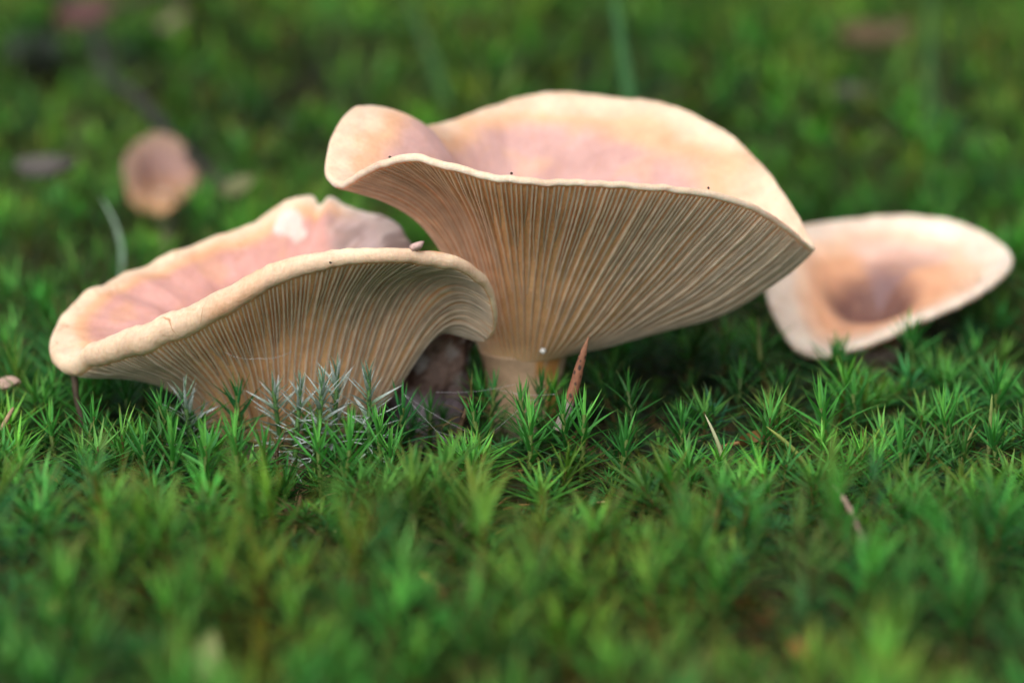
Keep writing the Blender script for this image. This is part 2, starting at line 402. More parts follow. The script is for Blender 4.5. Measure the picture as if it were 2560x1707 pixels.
# --- the wavy mushroom on the left
A_RIM = rimrows([
    (196, 940, .4, .50, 0, 60), (240, 916, -.2, .62, 15, 60), (310, 897, -.8, .72, 25, 60), (388, 872, -1.2, .76, 34, 62), (488, 833, -1.6, .74, 40, 64), (565, 792, -1.9, .70, 44, 66),
    (641, 746, -2.1, .64, 46, 66), (718, 703, -2.2, .54, 46, 66), (794, 674, -2.2, .46, 42, 66), (896, 660, -2.2, .38, 34, 66), (998, 658, -2.0, .35, 22, 64), (1100, 667, -1.5, .34, 6, 60),
    (1172, 692, -1.0, .34, -14, 56), (1212, 728, -.5, .33, -30, 52), (1230, 775, .0, .30, -42, 48), (1230, 826, .6, .28, -46, 44), (1206, 856, 1.2, .26, -40, 44), (1140, 820, 2.2, .25, -20, 48),
    (1068, 700, 3.4, .25, 0, 55), (1015, 615, 5.0, .24, 10, 60), (985, 575, 6.4, .22, 15, 60), (922, 548, 7.4, .20, 20, 60), (855, 527, 7.8, .18, 24, 60), (822, 508, 7.9, .14, 28, 60),
    (800, 524, 7.8, .12, 28, 60), (784, 503, 8.0, .14, 30, 60), (735, 509, 7.9, .18, 30, 60), (690, 536, 7.7, .22, 30, 60), (641, 574, 7.4, .24, 28, 60), (514, 624, 7.0, .28, 25, 60),
    (361, 692, 5.8, .30, 20, 60), (208, 772, 4.0, .34, 12, 60), (150, 850, 2.6, .38, 4, 60), (146, 912, 1.3, .42, -2, 60)])
def A_col(P, s, side):
    n = snoise(P, 1.2, 41, 3); n2 = snoise(P, 3.2, 42, 3)
    cream = np.array([.86, .67, .49]); peach = np.array([.80, .46, .27]); pink = np.array([.66, .37, .33]); core = np.array([.62, .38, .34])
    q = s + n * .07
    c = lerp3(cream, peach, sstep(q, .03, .12)); f = sstep(q, .10, .2)[..., None]; c = c * (1 - f) + pink * f
    f = sstep(q, .6, 1.0)[..., None]; c = c * (1 - f) + core * f
    f = (sstep(n2, .2, .6) * .35 * sstep(s, .03, .1))[..., None]; c = c * (1 - f) + np.array([.72, .40, .22]) * f
    # grey mauve mould over the right rear of the cap, and a bare white scar near the torn edge
    x, y = P[..., 0], P[..., 1]
    mold = sstep(x + n2 * .6, -5.2, -4.1) * sstep(y + n * .5, 2.4, 4.5); f = (mold * .85)[..., None]
    c = c * (1 - f) + np.array([.50, .42, .42]) * f
    n5 = snoise(P, 7.5, 44, 3); dark = sstep(n2 * .5 + .6 * n5 + .3 * n + .35 * sstep(x, -4.4, -3.0), .15, .5) * mold; f = (dark * .7)[..., None]; c = c * (1 - f) + np.array([.26, .18, .16]) * f
    sc = at(728, 565, 7.2); dd = np.sqrt(((P[..., 0] - sc[0]) / .30) ** 2 + ((P[..., 2] - sc[2]) / .36) ** 2) + n2 * 1.4
    f = (sstep(-dd, -1.0, -.7) * (y > 5.5) * side)[..., None]; c = c * (1 - f) + np.array([.76, .69, .64]) * f
    torn = sstep(-np.abs(x + 4.6), -1.6, -.6) * sstep(-s, -.035, 0) * (y > 6); f = (torn * .75)[..., None]; c = c * (1 - f) + np.array([.80, .74, .68]) * f
    edge = (sstep(-s, -.004, 0) * sstep(-side, -.35, -.1) * .6)[..., None]; c = c * (1 - edge) + np.array([.90, .78, .55]) * edge
    g = (side <= 0)[..., None]; return np.where(g, np.array(ORANGE_BASE), c)
def A_crack(P, s, side):
    return (sstep(-P[..., 0], 6.0, 8.0) * sstep(-s, -.35, -.15) * sstep(side, .2, .5))
Aax = at(715, 1062, 2.6)
rootA, capA, baseA = mushroom('mushroom', A_RIM, Aax, 2.0, (0, 0, 1), 1.25, A_col, 280, .105, M_CAPA, seed=14, rimrough=.028, extra=A_crack, bulge=.42)
tag(rootA, 'wavy peach mushroom on the left with thick rolled margin and torn back edge', 'mushroom', 'peach coloured mushrooms')
def A_stipe_col(V):
    n = snoise(V, 2.5, 51, 3); f = sstep(n, -.1, .5)[:, None]; return np.array([.55, .42, .33]) * (1 - f) + np.array([.42, .30, .26]) * f
stipe(rootA, baseA, Aax[2] + .1, 1.5, 1.85, A_stipe_col, 52)

# --- the out of focus funnel on the right
C_RIM = rimrows([(2005, 885, 8.6, .20, 20, 50), (1940, 790, 9.6, .22, 20, 50), (1921, 693, 11.0, .24, 22, 50), (1945, 618, 13.0, .24, 25, 50), (2007, 584, 14.5, .24, 28, 50), (2123, 567, 15.5, .24, 30, 50),
    (2268, 557, 15.8, .24, 30, 50), (2365, 567, 15.5, .24, 30, 50), (2462, 603, 14.5, .24, 30, 50), (2515, 645, 13.2, .24, 30, 50), (2518, 676, 12.0, .24, 30, 50), (2446, 740, 10.4, .26, 32, 50),
    (2349, 788, 9.4, .26, 32, 50), (2301, 806, 9.0, .26, 30, 50), (2220, 848, 8.4, .25, 28, 50), (2123, 880, 8.1, .22, 24, 50), (2050, 898, 8.1, .20, 20, 50)])
Cn = unit(np.array([-.16, -.36, .90]))
Cc = np.mean(np.array(C_RIM)[:, :3], 0)
Cax = Cc - Cn * 1.9 + np.array([-.35, .1, 0])
def C_col(P, s, side):
    n = snoise(P, 1.4, 61, 3)
    cream = np.array([.88, .76, .64]); peach = np.array([.84, .57, .40]); org = np.array([.76, .42, .25]); core = np.array([.20, .10, .08])
    q = s + n * .08
    c = lerp3(cream, peach, sstep(q, .06, .25)); f = sstep(q, .25, .5)[..., None]; c = c * (1 - f) + org * f
    f = sstep(q, .55, .95)[..., None]; c = c * (1 - f) + core * f
    # lilac tint on one sector of the funnel
    d = P - Cax; ang = np.arctan2(d[..., 1], d[..., 0]); sec = sstep(ang + n * .3, .25, .75) * sstep(-ang + n * .2, -2.0, -1.55)
    f = (sec * sstep(q, .14, .3) * .6 * side)[..., None]; c = c * (1 - f) + (np.array([.78, .56, .52]) * (1 - sstep(q, .35, .8)[..., None]) + np.array([.26, .18, .20]) * sstep(q, .35, .8)[..., None]) * f
    g = (side <= 0)[..., None]; return np.where(g, np.array((.70, .40, .2)), c)
rootC, capC, baseC = mushroom('mushroom', C_RIM, Cax, .7, Cn, .85, C_col, 140, .09, M_CAP, N=280, NS=28, seed=17, base_z=-.2, gill_ramp=.5, gill_start=.0)
tag(rootC, 'blurred peach funnel mushroom low in the moss at far right, dark brown centre', 'mushroom', 'peach coloured mushrooms')
stipe(rootC, baseC, max(Cax[2] + .3, .5) - baseC[2], .75, .75, A_stipe_col, 62)

# --- a small one far behind on the left
def D_col(P, s, side):
    n = snoise(P, 2.0, 71, 3); c = lerp3(np.array([.30, .20, .145]), np.array([.30, .185, .16]), sstep(s + n * .1, .05, .3))
    f = (sstep(-P[..., 2], -3.0, -1.4) * .6)[..., None]; c = c * (1 - f) + np.array([.62, .36, .14]) * f
    return np.where((side <= 0)[..., None], np.array((.62, .36, .2)), c)
D_RIM = rimrows([(322, 470, 30.5, .18, 22, 50), (318, 410, 31.3, .18, 22, 50), (352, 362, 32.3, .18, 22, 50), (405, 342, 32.7, .18, 22, 50), (455, 368, 32.5, .18, 22, 50), (486, 425, 31.7, .18, 22, 50),
    (488, 470, 30.9, .18, 22, 50), (450, 508, 30.1, .18, 22, 50), (395, 540, 29.6, .18, 22, 50), (345, 522, 29.8, .18, 22, 50)])
Dn = unit(np.array([-.05, -.62, .74])); Dc = np.mean(np.array(D_RIM)[:, :3], 0); Dax = Dc - Dn * .9
rootD, capD, baseD = mushroom('mushroom', D_RIM, Dax, .28, Dn, .25, D_col, 60, .10, M_CAP, N=120, NS=16, seed=19, base_z=0)
tag(rootD, 'small strongly blurred pinkish mushroom far behind at upper left', 'mushroom', 'peach coloured mushrooms')
stipe(rootD, baseD, Dax[2] + .1, .35, .3, A_stipe_col, 72, na=16, nz=14)

# --- the dark mottled stump between the two big ones
Eb = at(1050, 1120, 4.0); Eb[2] = 0
rootE = empty('mushroom_stump', Eb)
tag(rootE, 'dark mottled mauve mushroom stump with white fuzz between the two large mushrooms', 'mushroom stump')
def E_col(V):
    n = snoise(V, 4.0, 81, 4); f = sstep(n, -.3, .5)[:, None]; c = np.array([.10, .055, .04]) * (1 - f) + np.array([.27, .18, .15]) * f
    w = sstep(snoise(V, 6.5, 82, 3), .25, .55)[:, None] * .7; c = c * (1 - w) + np.array([.42, .38, .37]) * w
    lo = sstep(-V[:, 2], -1.6, -1.0)[:, None] * .7; return c * (1 - lo) + np.array([.26, .22, .27]) * lo
stipe(rootE, Eb, 2.9, 1.05, 1.5, E_col, 83, name='stem', rough=.22, lean=(-.05, 0), nz=60, na=90, nf=5.0)

# ------------------------------------------------------------------ moss
def leaf_template(curve, nsec, wid, twist=0.0):
    """a lance shaped leaf along +x, length 1, folded to a shallow V; returns vertices, faces and 0..1 along the leaf"""
    ts = np.linspace(0, 1, nsec + 1); V = []; tt = []; F = []
    for i, t in enumerate(ts[:-1]):
        w = wid * (np.interp(t, [0, .12, .35, .7, 1], [.8, 1, .95, .55, 0])); z = curve * t * t; dx = t - .25 * abs(curve) * t * t
        tw = twist * t
        V += [[dx, w * math.cos(tw), z + .45 * w + w * math.sin(tw)], [dx, 0, z], [dx, -w * math.cos(tw), z + .45 * w - w * math.sin(tw)]]; tt += [t] * 3
        if i: a = (i - 1) * 3; F += [[a, a+1, a+4, a+3], [a+1, a+2, a+5, a+4]]
    V.append([1 - .25 * abs(curve), 0, curve]); tt.append(1.0); a = (nsec - 1) * 3; n = len(V) - 1
    F += [[a, a+1, n], [a+1, a+2, n]]
    return np.array(V), F, np.array(tt)
def flat_leaf(curve, wid):
    V = np.array([[0, wid, 0], [0, -wid, 0], [.5, wid * .9, curve * .3], [.5, -wid * .9, curve * .3], [1, 0, curve]]); return V, [[0, 1, 3, 2], [2, 3, 4]], np.array([0, 0, .5, .5, 1.0])
def rotm(az, el, roll=0.0):
    ca, sa, ce, se = math.cos(az), math.sin(az), math.cos(el), math.sin(el)
    Rz = np.array([[ca, -sa, 0], [sa, ca, 0], [0, 0, 1]]); Ry = np.array([[ce, 0, -se], [0, 1, 0], [se, 0, ce]])
    cr, sr = math.cos(roll), math.sin(roll); Rx = np.array([[1, 0, 0], [0, cr, -sr], [0, sr, cr]])
    return Rz @ Ry @ Rx
def leaf_plan(r, h, n, L, openness=1.0, droop=0.0, start=.30):
    """positions, angles and sizes of the leaves of one shoot"""
    out = []; a0 = r.uniform(0, 6.28)
    for k in range(n):
        f = k / (n - 1)
        z = h * (start + (1 - start) * f ** .85)
        el = math.radians(2 - droop + (74 * openness ** -.4) * f ** 1.35 + r.normal() * 10) if f < .97 else math.radians(80 + r.normal() * 6)
        ln = L * (0.75 + .45 * math.sin(min(1, f * 1.15) * math.pi * .75)) * r.uniform(.85, 1.12) * (1 - .35 * f ** 6)
        out.append((z, a0 + k * 2.39996, el, ln, f))
    return out
GREENS = {
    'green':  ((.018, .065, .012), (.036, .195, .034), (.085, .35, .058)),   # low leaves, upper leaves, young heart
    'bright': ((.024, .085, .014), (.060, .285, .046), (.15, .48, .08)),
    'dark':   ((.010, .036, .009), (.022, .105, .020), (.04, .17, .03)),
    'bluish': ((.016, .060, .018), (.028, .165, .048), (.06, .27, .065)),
    'olive':  ((.05, .065, .012), (.085, .20, .03), (.15, .32, .045)),
    'brown':  ((.07, .045, .02), (.13, .09, .04), (.11, .11, .03)),
    'frost':  ((.30, .36, .34), (.34, .42, .38), (.12, .28, .08)),
}
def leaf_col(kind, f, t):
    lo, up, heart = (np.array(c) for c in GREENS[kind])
    b = np.clip((f - .1) / .55, 0, 1); c = lo * .5 * (1 - b) + up * b  # older leaves low down, darkened further to put gap shade into the colour
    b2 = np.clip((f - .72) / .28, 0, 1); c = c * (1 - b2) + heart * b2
    t = np.asarray(t)[:, None]
    if kind == 'frost':
        g = np.array([.06, .18, .05]); fr = np.clip(t * 1.5, 0, 1) * (1 - .7 * b2) * .95; return g * (1 - fr) + np.array([.58, .65, .64]) * fr
    tip = np.clip((t - .86) / .14, 0, 1) * .5
    return (c * (.8 + .3 * (1 - t)) * (1 - tip) + np.array([.25, .13, .04]) * tip)

def shoot_template(r, kind, detail):
    h = 2.0; n = {2: 38, 1: 34, 0: 16}[detail]; V = []; F = []; C = []; off = 0
    op = r.uniform(.7, 1.3)
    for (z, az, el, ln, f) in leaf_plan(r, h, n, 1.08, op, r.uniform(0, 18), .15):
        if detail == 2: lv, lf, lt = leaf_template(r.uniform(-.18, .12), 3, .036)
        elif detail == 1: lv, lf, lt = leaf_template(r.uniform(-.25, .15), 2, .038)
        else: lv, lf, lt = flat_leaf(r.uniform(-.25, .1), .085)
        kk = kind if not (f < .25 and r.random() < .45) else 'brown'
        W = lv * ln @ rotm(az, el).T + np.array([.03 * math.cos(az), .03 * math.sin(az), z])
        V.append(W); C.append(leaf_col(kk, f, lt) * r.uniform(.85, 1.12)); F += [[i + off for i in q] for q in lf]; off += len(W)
    sv, sf = tube([[0, 0, -.3], [0, 0, h * .5], [0, 0, h * .97]], [.055, .05, .03], 4, False)
    V.append(sv); C.append(np.tile(np.array([.10, .09, .025]) if detail else np.array([.06, .07, .02]), (len(sv), 1))); F += [[i + off for i in q] for q in sf]; off += len(sv)
    tri = np.array([x for q in F for x in ([q[:3]] if len(q) == 3 else [q[:3], [q[0], q[2], q[3]]])])
    return np.concatenate(V), tri, np.concatenate(C)

BV = [BVHTree.FromPolygons([tuple(v) for v in V], [tuple(int(i) for i in f) for f in F]) for V, F in OBST]
UPDIR = Vector((0, 0, 1))
def headroom(x, y, reach=.75):
    """free height above the soil at this spot (0 inside a stipe)"""
    best = 99.0
    for b in BV:
        for dx, dy in ((0, 0), (reach, 0), (-reach, 0), (0, reach), (0, -reach), (reach * .5, reach * .5), (-reach * .5, reach * .5), (reach * .5, -reach * .5), (-reach * .5, -reach * .5)):
            loc, nor, idx, dist = b.ray_cast(Vector((x + dx, y + dy, -.3)), UPDIR)
            if loc is not None: best = min(best, loc.z)
    return best

def carpet(name, spots, templates, kinds_of, label):
    """all the shoots of one patch of moss as one mesh"""
    Vs, Ts, Cs = [], [], []; off = 0
    for (x, y, z, hgt, rot, tx, ty, wide, ti, tint) in spots:
        V, T, C = templates[ti]
        c, s = math.cos(rot), math.sin(rot)
        W = V * np.array([wide, wide, hgt / 2.0]); W = W @ np.array([[c, -s, 0], [s, c, 0], [0, 0, 1]]).T
        W[:, 0] += tx * W[:, 2]; W[:, 1] += ty * W[:, 2]
        Vs.append(W + np.array([x, y, z])); Ts.append(T + off); Cs.append(C * tint); off += len(V)
    V = np.concatenate(Vs) * U; T = np.concatenate(Ts); C = np.concatenate(Cs)
    me = bpy.data.meshes.new(name); me.vertices.add(len(V)); me.vertices.foreach_set('co', V.astype(np.float32).ravel())
    me.loops.add(T.size); me.loops.foreach_set('vertex_index', T.astype(np.int32).ravel())
    me.polygons.add(len(T)); me.polygons.foreach_set('loop_start', np.arange(0, T.size, 3, dtype=np.int32))
    a = me.color_attributes.new('Col', 'FLOAT_COLOR', 'POINT'); c4 = np.ones((len(V), 4), np.float32); c4[:, :3] = C; a.data.foreach_set('color', c4.ravel())
    me.update(calc_edges=True); me.validate()
    print(name, len(spots), 'shoots', len(T), 'triangles')
    o = obj(name, me, M_MOSS); tag(o, label, 'moss', kind='stuff'); return o

# --- single shoots that stand out: px, py of the crown, depth y, kind, rosette size, openness, droop, label
SHOOTS = [
    (454, 962, -1.0, 'frost', 1.0, 1.2, 0, 'frosted silver moss shoot standing alone under the left mushroom, leftmost of the silver ones'),
    (679, 952, -1.2, 'frost', 1.0, 1.2, 10, 'silver frosted moss shoot before the gills, second of the silver ones from the left'),
    (754, 942, -1.3, 'frost', .85, 1.0, 0, 'silver frosted moss shoot between two others, third silver one from the left'),
    (812, 938, -2.2, 'frost', .95, 1.1, 0, 'green stemmed frosted moss shoot, fourth silver one from the left'),
    (846, 908, -1.0, 'frost', .95, 1.1, 0, 'tallest frosted moss shoot, its tip in front of the left mushroom gills'),
    (922, 920, -1.6, 'frost', 1.0, 1.1, 0, 'frosted moss shoot with long pointed leaves, rightmost of the silver ones, before the stump'),
    (1011, 1016, -1.2, 'bluish', 1.0, 1.1, 5, 'dark bluish green moss shoot just below the mottled stump'),
    (1078, 1030, .2, 'dark', .9, 1.0, 15, 'dark moss shoot with drooping leaves between the stump and the web'),
    (1190, 988, -.4, 'brown', .85, 1.3, 25, 'withered brownish moss shoot with curled leaves before the middle stipe'),
    (1240, 970, .8, 'bluish', .75, 1.0, 0, 'small bluish moss shoot right against the middle stipe'),
    (693, 1105, -2.6, 'brown', .85, 1.3, 25, 'withered grey brown moss shoot with curling leaves below the silver ones'),
    (312, 985, 1.2, 'dark', 1.0, .9, 0, 'dark shaded moss shoot under the left mushroom rim'),
    (116, 1050, -.8, 'bright', .95, 1.0, 0, 'sharp green moss shoot near the left picture edge under the cap tip'),
    (240, 1040, -2.0, 'green', .9, 1.0, 5, 'green moss shoot beside the dark stalk at left'),
    (580, 1060, -5.0, 'bright', 1.05, .8, 0, 'blurred bright moss shoot in front of the left mushroom middle'),
    (880, 1075, -5.0, 'bright', 1.3, 1.0, 0, 'big blurred bright moss shoot in front of the silver ones'),
    (352, 1082, -4.0, 'green', 1.0, 1.0, 0, 'blurred moss shoot below the lone silver one, leftmost of the front row'),
    (430, 1068, -4.4, 'bright', 1.05, .9, 0, 'blurred light moss shoot right below the lone silver one'),
    (508, 1085, -4.8, 'bright', 1.0, 1.0, 0, 'blurred moss shoot just left of the tall bright one before the left mushroom'),
    (655, 1090, -4.6, 'green', 1.0, 1.0, 0, 'blurred moss shoot between the tall bright one and the withered grey one'),
    (790, 1075, -4.2, 'bright', 1.05, 1.1, 0, 'blurred light moss shoot directly below the silver cluster'),
    (945, 1060, -3.0, 'bright', 1.0, 1.0, 0, 'light green moss shoot right of the big blurred one below the silver cluster'),
    (1292, 998, -1.2, 'green', .95, 1.0, 0, 'green moss shoot hiding the foot of the middle stipe'),
    (1402, 1030, -2.4, 'green', 1.0, 1.0, 0, 'green moss shoot at the foot of the spotted stub, left side'),
    (590, 985, -.6, 'bluish', .95, 1.1, 5, 'bluish dark moss shoot between the lone silver one and the silver cluster'),
    (385, 1015, -1.6, 'green', .95, 1.0, 0, 'green moss shoot just left of the lone silver one'),
    (1352, 968, .6, 'dark', .85, 1.0, 0, 'small dark moss shoot against the right side of the middle stipe'),
    (1175, 1030, -2.0, 'green', .9, 1.1, 0, 'green moss shoot left of the middle stipe, below the withered brownish one'),
    (978, 1120, -3.4, 'bright', 1.0, 1.1, 0, 'light green moss shoot below the mottled stump, in front of the dark one'),
    (1179, 1120, -4.4, 'bright', 1.15, 1.0, 0, 'blurred light green moss shoot in front of the soil gap and web'),
    (1329, 1045, -3.2, 'bright', 1.15, 1.0, 0, 'blurred green moss shoot in front of the middle stipe, left of the spotted stub'),
    (712, 1195, -4.0, 'green', 1.0, 1.2, 0, 'low green moss shoot with spreading leaves beneath the withered grey one'),
    (1462, 1030, -3.0, 'bright', 1.05, 1.0, 0, 'blurred green moss shoot right of the spotted stub foot'),
    (1564, 952, -.5, 'dark', .95, .8, 0, 'sharp dark green moss shoot with yellow leaf tips right of the spotted stub'),
    (1572, 1070, -3.2, 'green', 1.0, 1.0, 0, 'blurred green moss shoot below the yellow tipped one'),
    (1707, 1030, -1.0, 'green', 1.0, 1.0, 0, 'green moss shoot left of the dark gap under the large cap'),
    (1852, 920, 2.6, 'dark', 1.05, 1.0, 0, 'soft dark green moss shoot behind the dark gap, left of two'),
    (1952, 930, 2.0, 'dark', 1.0, .9, 0, 'dark green moss shoot behind the dark gap, right of two'),
    (2044, 985, -1.1, 'bright', 1.25, .9, 0, 'large sharp light green moss shoot with long leaves at right'),
    (2130, 960, .8, 'green', 1.0, 1.0, 0, 'green moss shoot close behind the large sharp one at right'),
    (2243, 1085, -4.5, 'green', 1.3, .9, 0, 'large blurred moss shoot right of the sharp light green one'),
    (2352, 1000, -.9, 'bright', 1.05, 1.0, 0, 'sharp moss shoot with crossing thin leaves toward the right edge'),
    (2493, 930, .5, 'green', 1.1, .8, 0, 'bushy upright moss shoot near the right picture edge'),
    (2477, 1060, -1.6, 'green', 1.05, .9, 0, 'moss shoot wrapped round a pale blade near the right edge'),
    (2095, 862, 5.6, 'green', .95, .9, 0, 'soft green moss shoot poking up before the right mushroom foot'),
    (2266, 805, 6.6, 'green', 1.05, .9, 0, 'soft moss shoot in front of the right mushroom rim, tallest there'),
]
STEM_COL = {'frost': (.07, .17, .04), 'brown': (.10, .06, .03), 'dark': (.05, .09, .02)}
LEAFLIB = {}
def leaf_mesh(kind, band, var):
    key = (kind, band, var)
    if key not in LEAFLIB:
        rr = np.random.default_rng(abs(hash((band, var))) % 1000 + 5 * len(kind))
        cu = rr.uniform(-.22, .10) if kind != 'brown' else rr.uniform(-.7, -.2)
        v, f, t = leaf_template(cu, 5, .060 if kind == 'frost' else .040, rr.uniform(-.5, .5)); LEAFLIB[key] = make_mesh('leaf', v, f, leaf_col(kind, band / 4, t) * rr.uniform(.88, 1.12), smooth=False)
    return LEAFLIB[key]
TAKEN = []
for si, (px, py, y, kind, size, op, droop, label) in enumerate(SHOOTS):
    r = np.random.default_rng(100 + si)
    top = at(px, py - (32 if px < 1500 and y > -3.5 and kind != 'frost' else 8), y); gz = float(ground_z(top[0], top[1])); lean = r.normal(size=2) * .3
    h = max(top[2] - gz, 1.0)
    base = np.array([top[0] - lean[0] * h * .4, top[1] - lean[1] * h * .4, gz])
    root = empty('moss_shoot', base); tag(root, label, 'moss shoot', 'single moss shoots around the mushrooms')
    hs = h - .35 * size
    cx = lambda z: np.array([lean[0] * .4 * z, lean[1] * .4 * z, z])
    sv, sf = tube([cx(-.3), cx(hs * .5), cx(hs)], [.07, .065, .045], 7)
    obj('stem', make_mesh('stem', sv, sf, np.tile(np.array(STEM_COL.get(kind, (.10, .16, .03))), (len(sv), 1))), M_MOSS, root)
    n = int(32 + 3 * h); size *= 1.15
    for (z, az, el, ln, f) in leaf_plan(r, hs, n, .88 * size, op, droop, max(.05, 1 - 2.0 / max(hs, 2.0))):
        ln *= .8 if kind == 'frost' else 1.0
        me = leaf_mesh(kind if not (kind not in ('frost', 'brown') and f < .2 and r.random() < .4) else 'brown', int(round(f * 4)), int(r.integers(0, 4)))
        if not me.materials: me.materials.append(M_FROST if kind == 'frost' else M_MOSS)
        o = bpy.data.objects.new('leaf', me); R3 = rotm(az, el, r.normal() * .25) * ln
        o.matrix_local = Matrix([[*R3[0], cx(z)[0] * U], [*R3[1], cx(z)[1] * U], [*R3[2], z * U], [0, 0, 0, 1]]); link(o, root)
    TAKEN.append((base[0], base[1], .55 * size, h))

# --- the rest of the carpet
tr = np.random.default_rng(5)
KN = ['green', 'bright', 'bluish', 'green', 'bright', 'dark', 'green', 'olive', 'bright', 'bluish', 'brown']
T_NEAR = [shoot_template(tr, k, 2) for k in KN]; T_MID = [shoot_template(tr, k, 1) for k in KN]; T_FAR = [shoot_template(tr, k, 0) for k in KN]
GAPS = [(*at(2125, 1290, -9.6)[:2], 1.3, 1.3), (*atz(1130, 1150, .2)[:2], 1.5, 1.2), (*atz(1830, 1060, .8)[:2], 1.4, .9), (*atz(640, 1330, .6)[:2], 1.1, 1.2), (*atz(1290, 1400, .6)[:2], .9, 1.0), (*atz(960, 1440, .6)[:2], 1.0, 1.1), (*atz(470, 1010, .5)[:2], .9, .5), (*atz(1900, 1150, .6)[:2], .8, .8)]
def scatter(y0, y1, spacing, seed, hmin, hmax, wide, marg, near, low=False):
    r = np.random.default_rng(seed); out = []
    y = y0
    while y < y1:
        half = .18 * (y - CAM[1]) * marg + 3; x = -half + r.uniform(0, spacing)
        while x < half:
            qx, qy = x + r.normal() * spacing * .38, y + r.normal() * spacing * .38
            out.append((qx, qy)); x += spacing
        y += spacing * .87
    P = np.array(out); gz = ground_z(P[:, 0], P[:, 1]); n1 = snoise(P, .55, seed + 1, 3); n2 = snoise(P, .16, seed + 2, 3); n3 = snoise(P, .8, seed + 4, 2); n4 = snoise(P, 1.7, seed + 6, 2)
    n1 = n1 * .6 + n4 * .7
    res = []
    for (x, y), z, a, b, c in zip(P, gz, n1, n2, n3):
        if a < (-.30 if not low else -.8): continue
        h = hmin + (hmax - hmin) * np.clip(.5 + .55 * a + r.normal() * .15, 0, 1.15)
        skip = False
        if near and not low and -7.5 < y < .3: h = min(h, 2.3 + .35 * c if x < 2.5 else 2.2 + .35 * c)
        if near and not low and -11 < y <= -7.5: h = min(h, 2.0)
        if near:
            for gx, gy, gr, gk in GAPS:
                dd = math.hypot((x - gx), (y - gy) / gk)
                if dd < gr and r.random() < (.9 if not low else .6): skip = True
            for gx, gy, gr, gh in TAKEN:
                if math.hypot(x - gx, y - gy) < gr: skip = True
                if abs(x - gx) < gr + .35 and -3.2 < y - gy < 0: h = min(h, .55 * gh + .14 * (gy - y))

        if not near and math.hypot(x - Dax[0], y - Dax[1] + 2.0) < 2.8: continue
        if -16 < x < 17 and -6 < y < 36:
            hr = headroom(x, y, .4 if y < .5 else .8)
            if hr < 90: h = min(h, hr - z - .6)
        if skip or h < .55: continue
        # kinds follow slow patches
        u = r.random() + b * .35
        ti = int(np.clip(u, 0, .999) * 9) if r.random() > .06 else int(r.integers(9, 11) if r.random() < .5 else 7)
        if low and r.random() < .75: ti = int(r.choice([5, 7, 10, 5, 9]))
        if near and 1.8 < x < 8 and .3 < y < 7:
            if r.random() < .45: continue
            ti = 5 if r.random() < .8 else ti  # dark coloured shoots stand in for the shade under the large cap
        res.append((x, y, z, h, r.uniform(0, 6.28), r.normal() * .2, r.normal() * .2, wide * r.uniform(.65, 1.25), ti, np.array([1 + .12 * r.normal() + .15 * b, 1 + .08 * r.normal() + .05 * c, 1 + .15 * r.normal()]).clip(.55, 1.5) * r.uniform(.8, 1.12) * (1 + (.45 if not near else .2) * c) * (np.array([.98, .74, .46]) if y > 40 else np.array([1.0, .88, .65]) if y > 14 else (np.array([1.3, .93, .75]) if b + .4 * c > .6 else 1.0) if y < -11 else 1.0)))
    return res
near = scatter(-8, 14, 1.2, 21, 1.1, 2.2, 1.12, 1.5, True) + scatter(-8, 14, .85, 31, .5, 1.1, .85, 1.5, True, True)
fore = scatter(-36, -8, 1.22, 22, .9, 2.9, 1.2, 1.6, True) + scatter(-36, -8, 1.05, 32, .5, 1.2, .9, 1.6, True, True)
mid = scatter(14, 40, 1.3, 23, 1.2, 2.8, 1.35, 1.75, False)
far = scatter(40, 290, 1.95, 24, 1.0, 3.8, 1.9, 1.75, False)
carpet('moss_carpet', near, T_NEAR, KN, 'dense green star moss around the mushrooms in the sharp zone')
carpet('moss_carpet', fore, T_MID, KN, 'blurred green star moss filling the foreground')
carpet('moss_carpet', mid, T_MID, KN, 'soft blurred green moss close behind the mushrooms')
carpet('moss_carpet', far, T_FAR, KN, 'dim blurred green moss filling the far background')

# ------------------------------------------------------------------ small things lying and standing about
def blade(p0, p1, w, bend, n=10, thick=.02):
    """a flat tapering grass blade from foot p0 to tip p1, with a fold and real thickness"""
    p0 = np.asarray(p0, float); p1 = np.asarray(p1, float); bend = np.asarray(bend, float); V = []; F = []
    ax = unit(p1 - p0); side = unit(np.cross(ax, [0, 1.0, 0.15])); nr = np.cross(side, ax)
    for i in range(n + 1):
        t = i / n; c = p0 + (p1 - p0) * t + bend * math.sin(t * math.pi); ww = w * (1 - t ** 2.2) ** .8 * (.7 + .3 * min(1, t * 4)) + .004
        for q in (c - side * ww - nr * .25 * ww, c - nr * thick * .0, c + side * ww - nr * .25 * ww, c + nr * thick): V.append(q)
        if i:
            a = (i - 1) * 4; F += [[a+k, a+(k+1) % 4, a+4+(k+1) % 4, a+4+k] for k in range(4)]
    F += [[3, 2, 1, 0], [n*4, n*4+1, n*4+2, n*4+3]]
    return np.array(V), F
def simple(name, V, F, col, mat, label, cat, base, group=None, smooth=True, kind='thing'):
    base = np.asarray(base, float)
    o = obj(name, make_mesh(name, np.asarray(V) - base, F, col, smooth), mat, None, base); return tag(o, label, cat, group, kind)

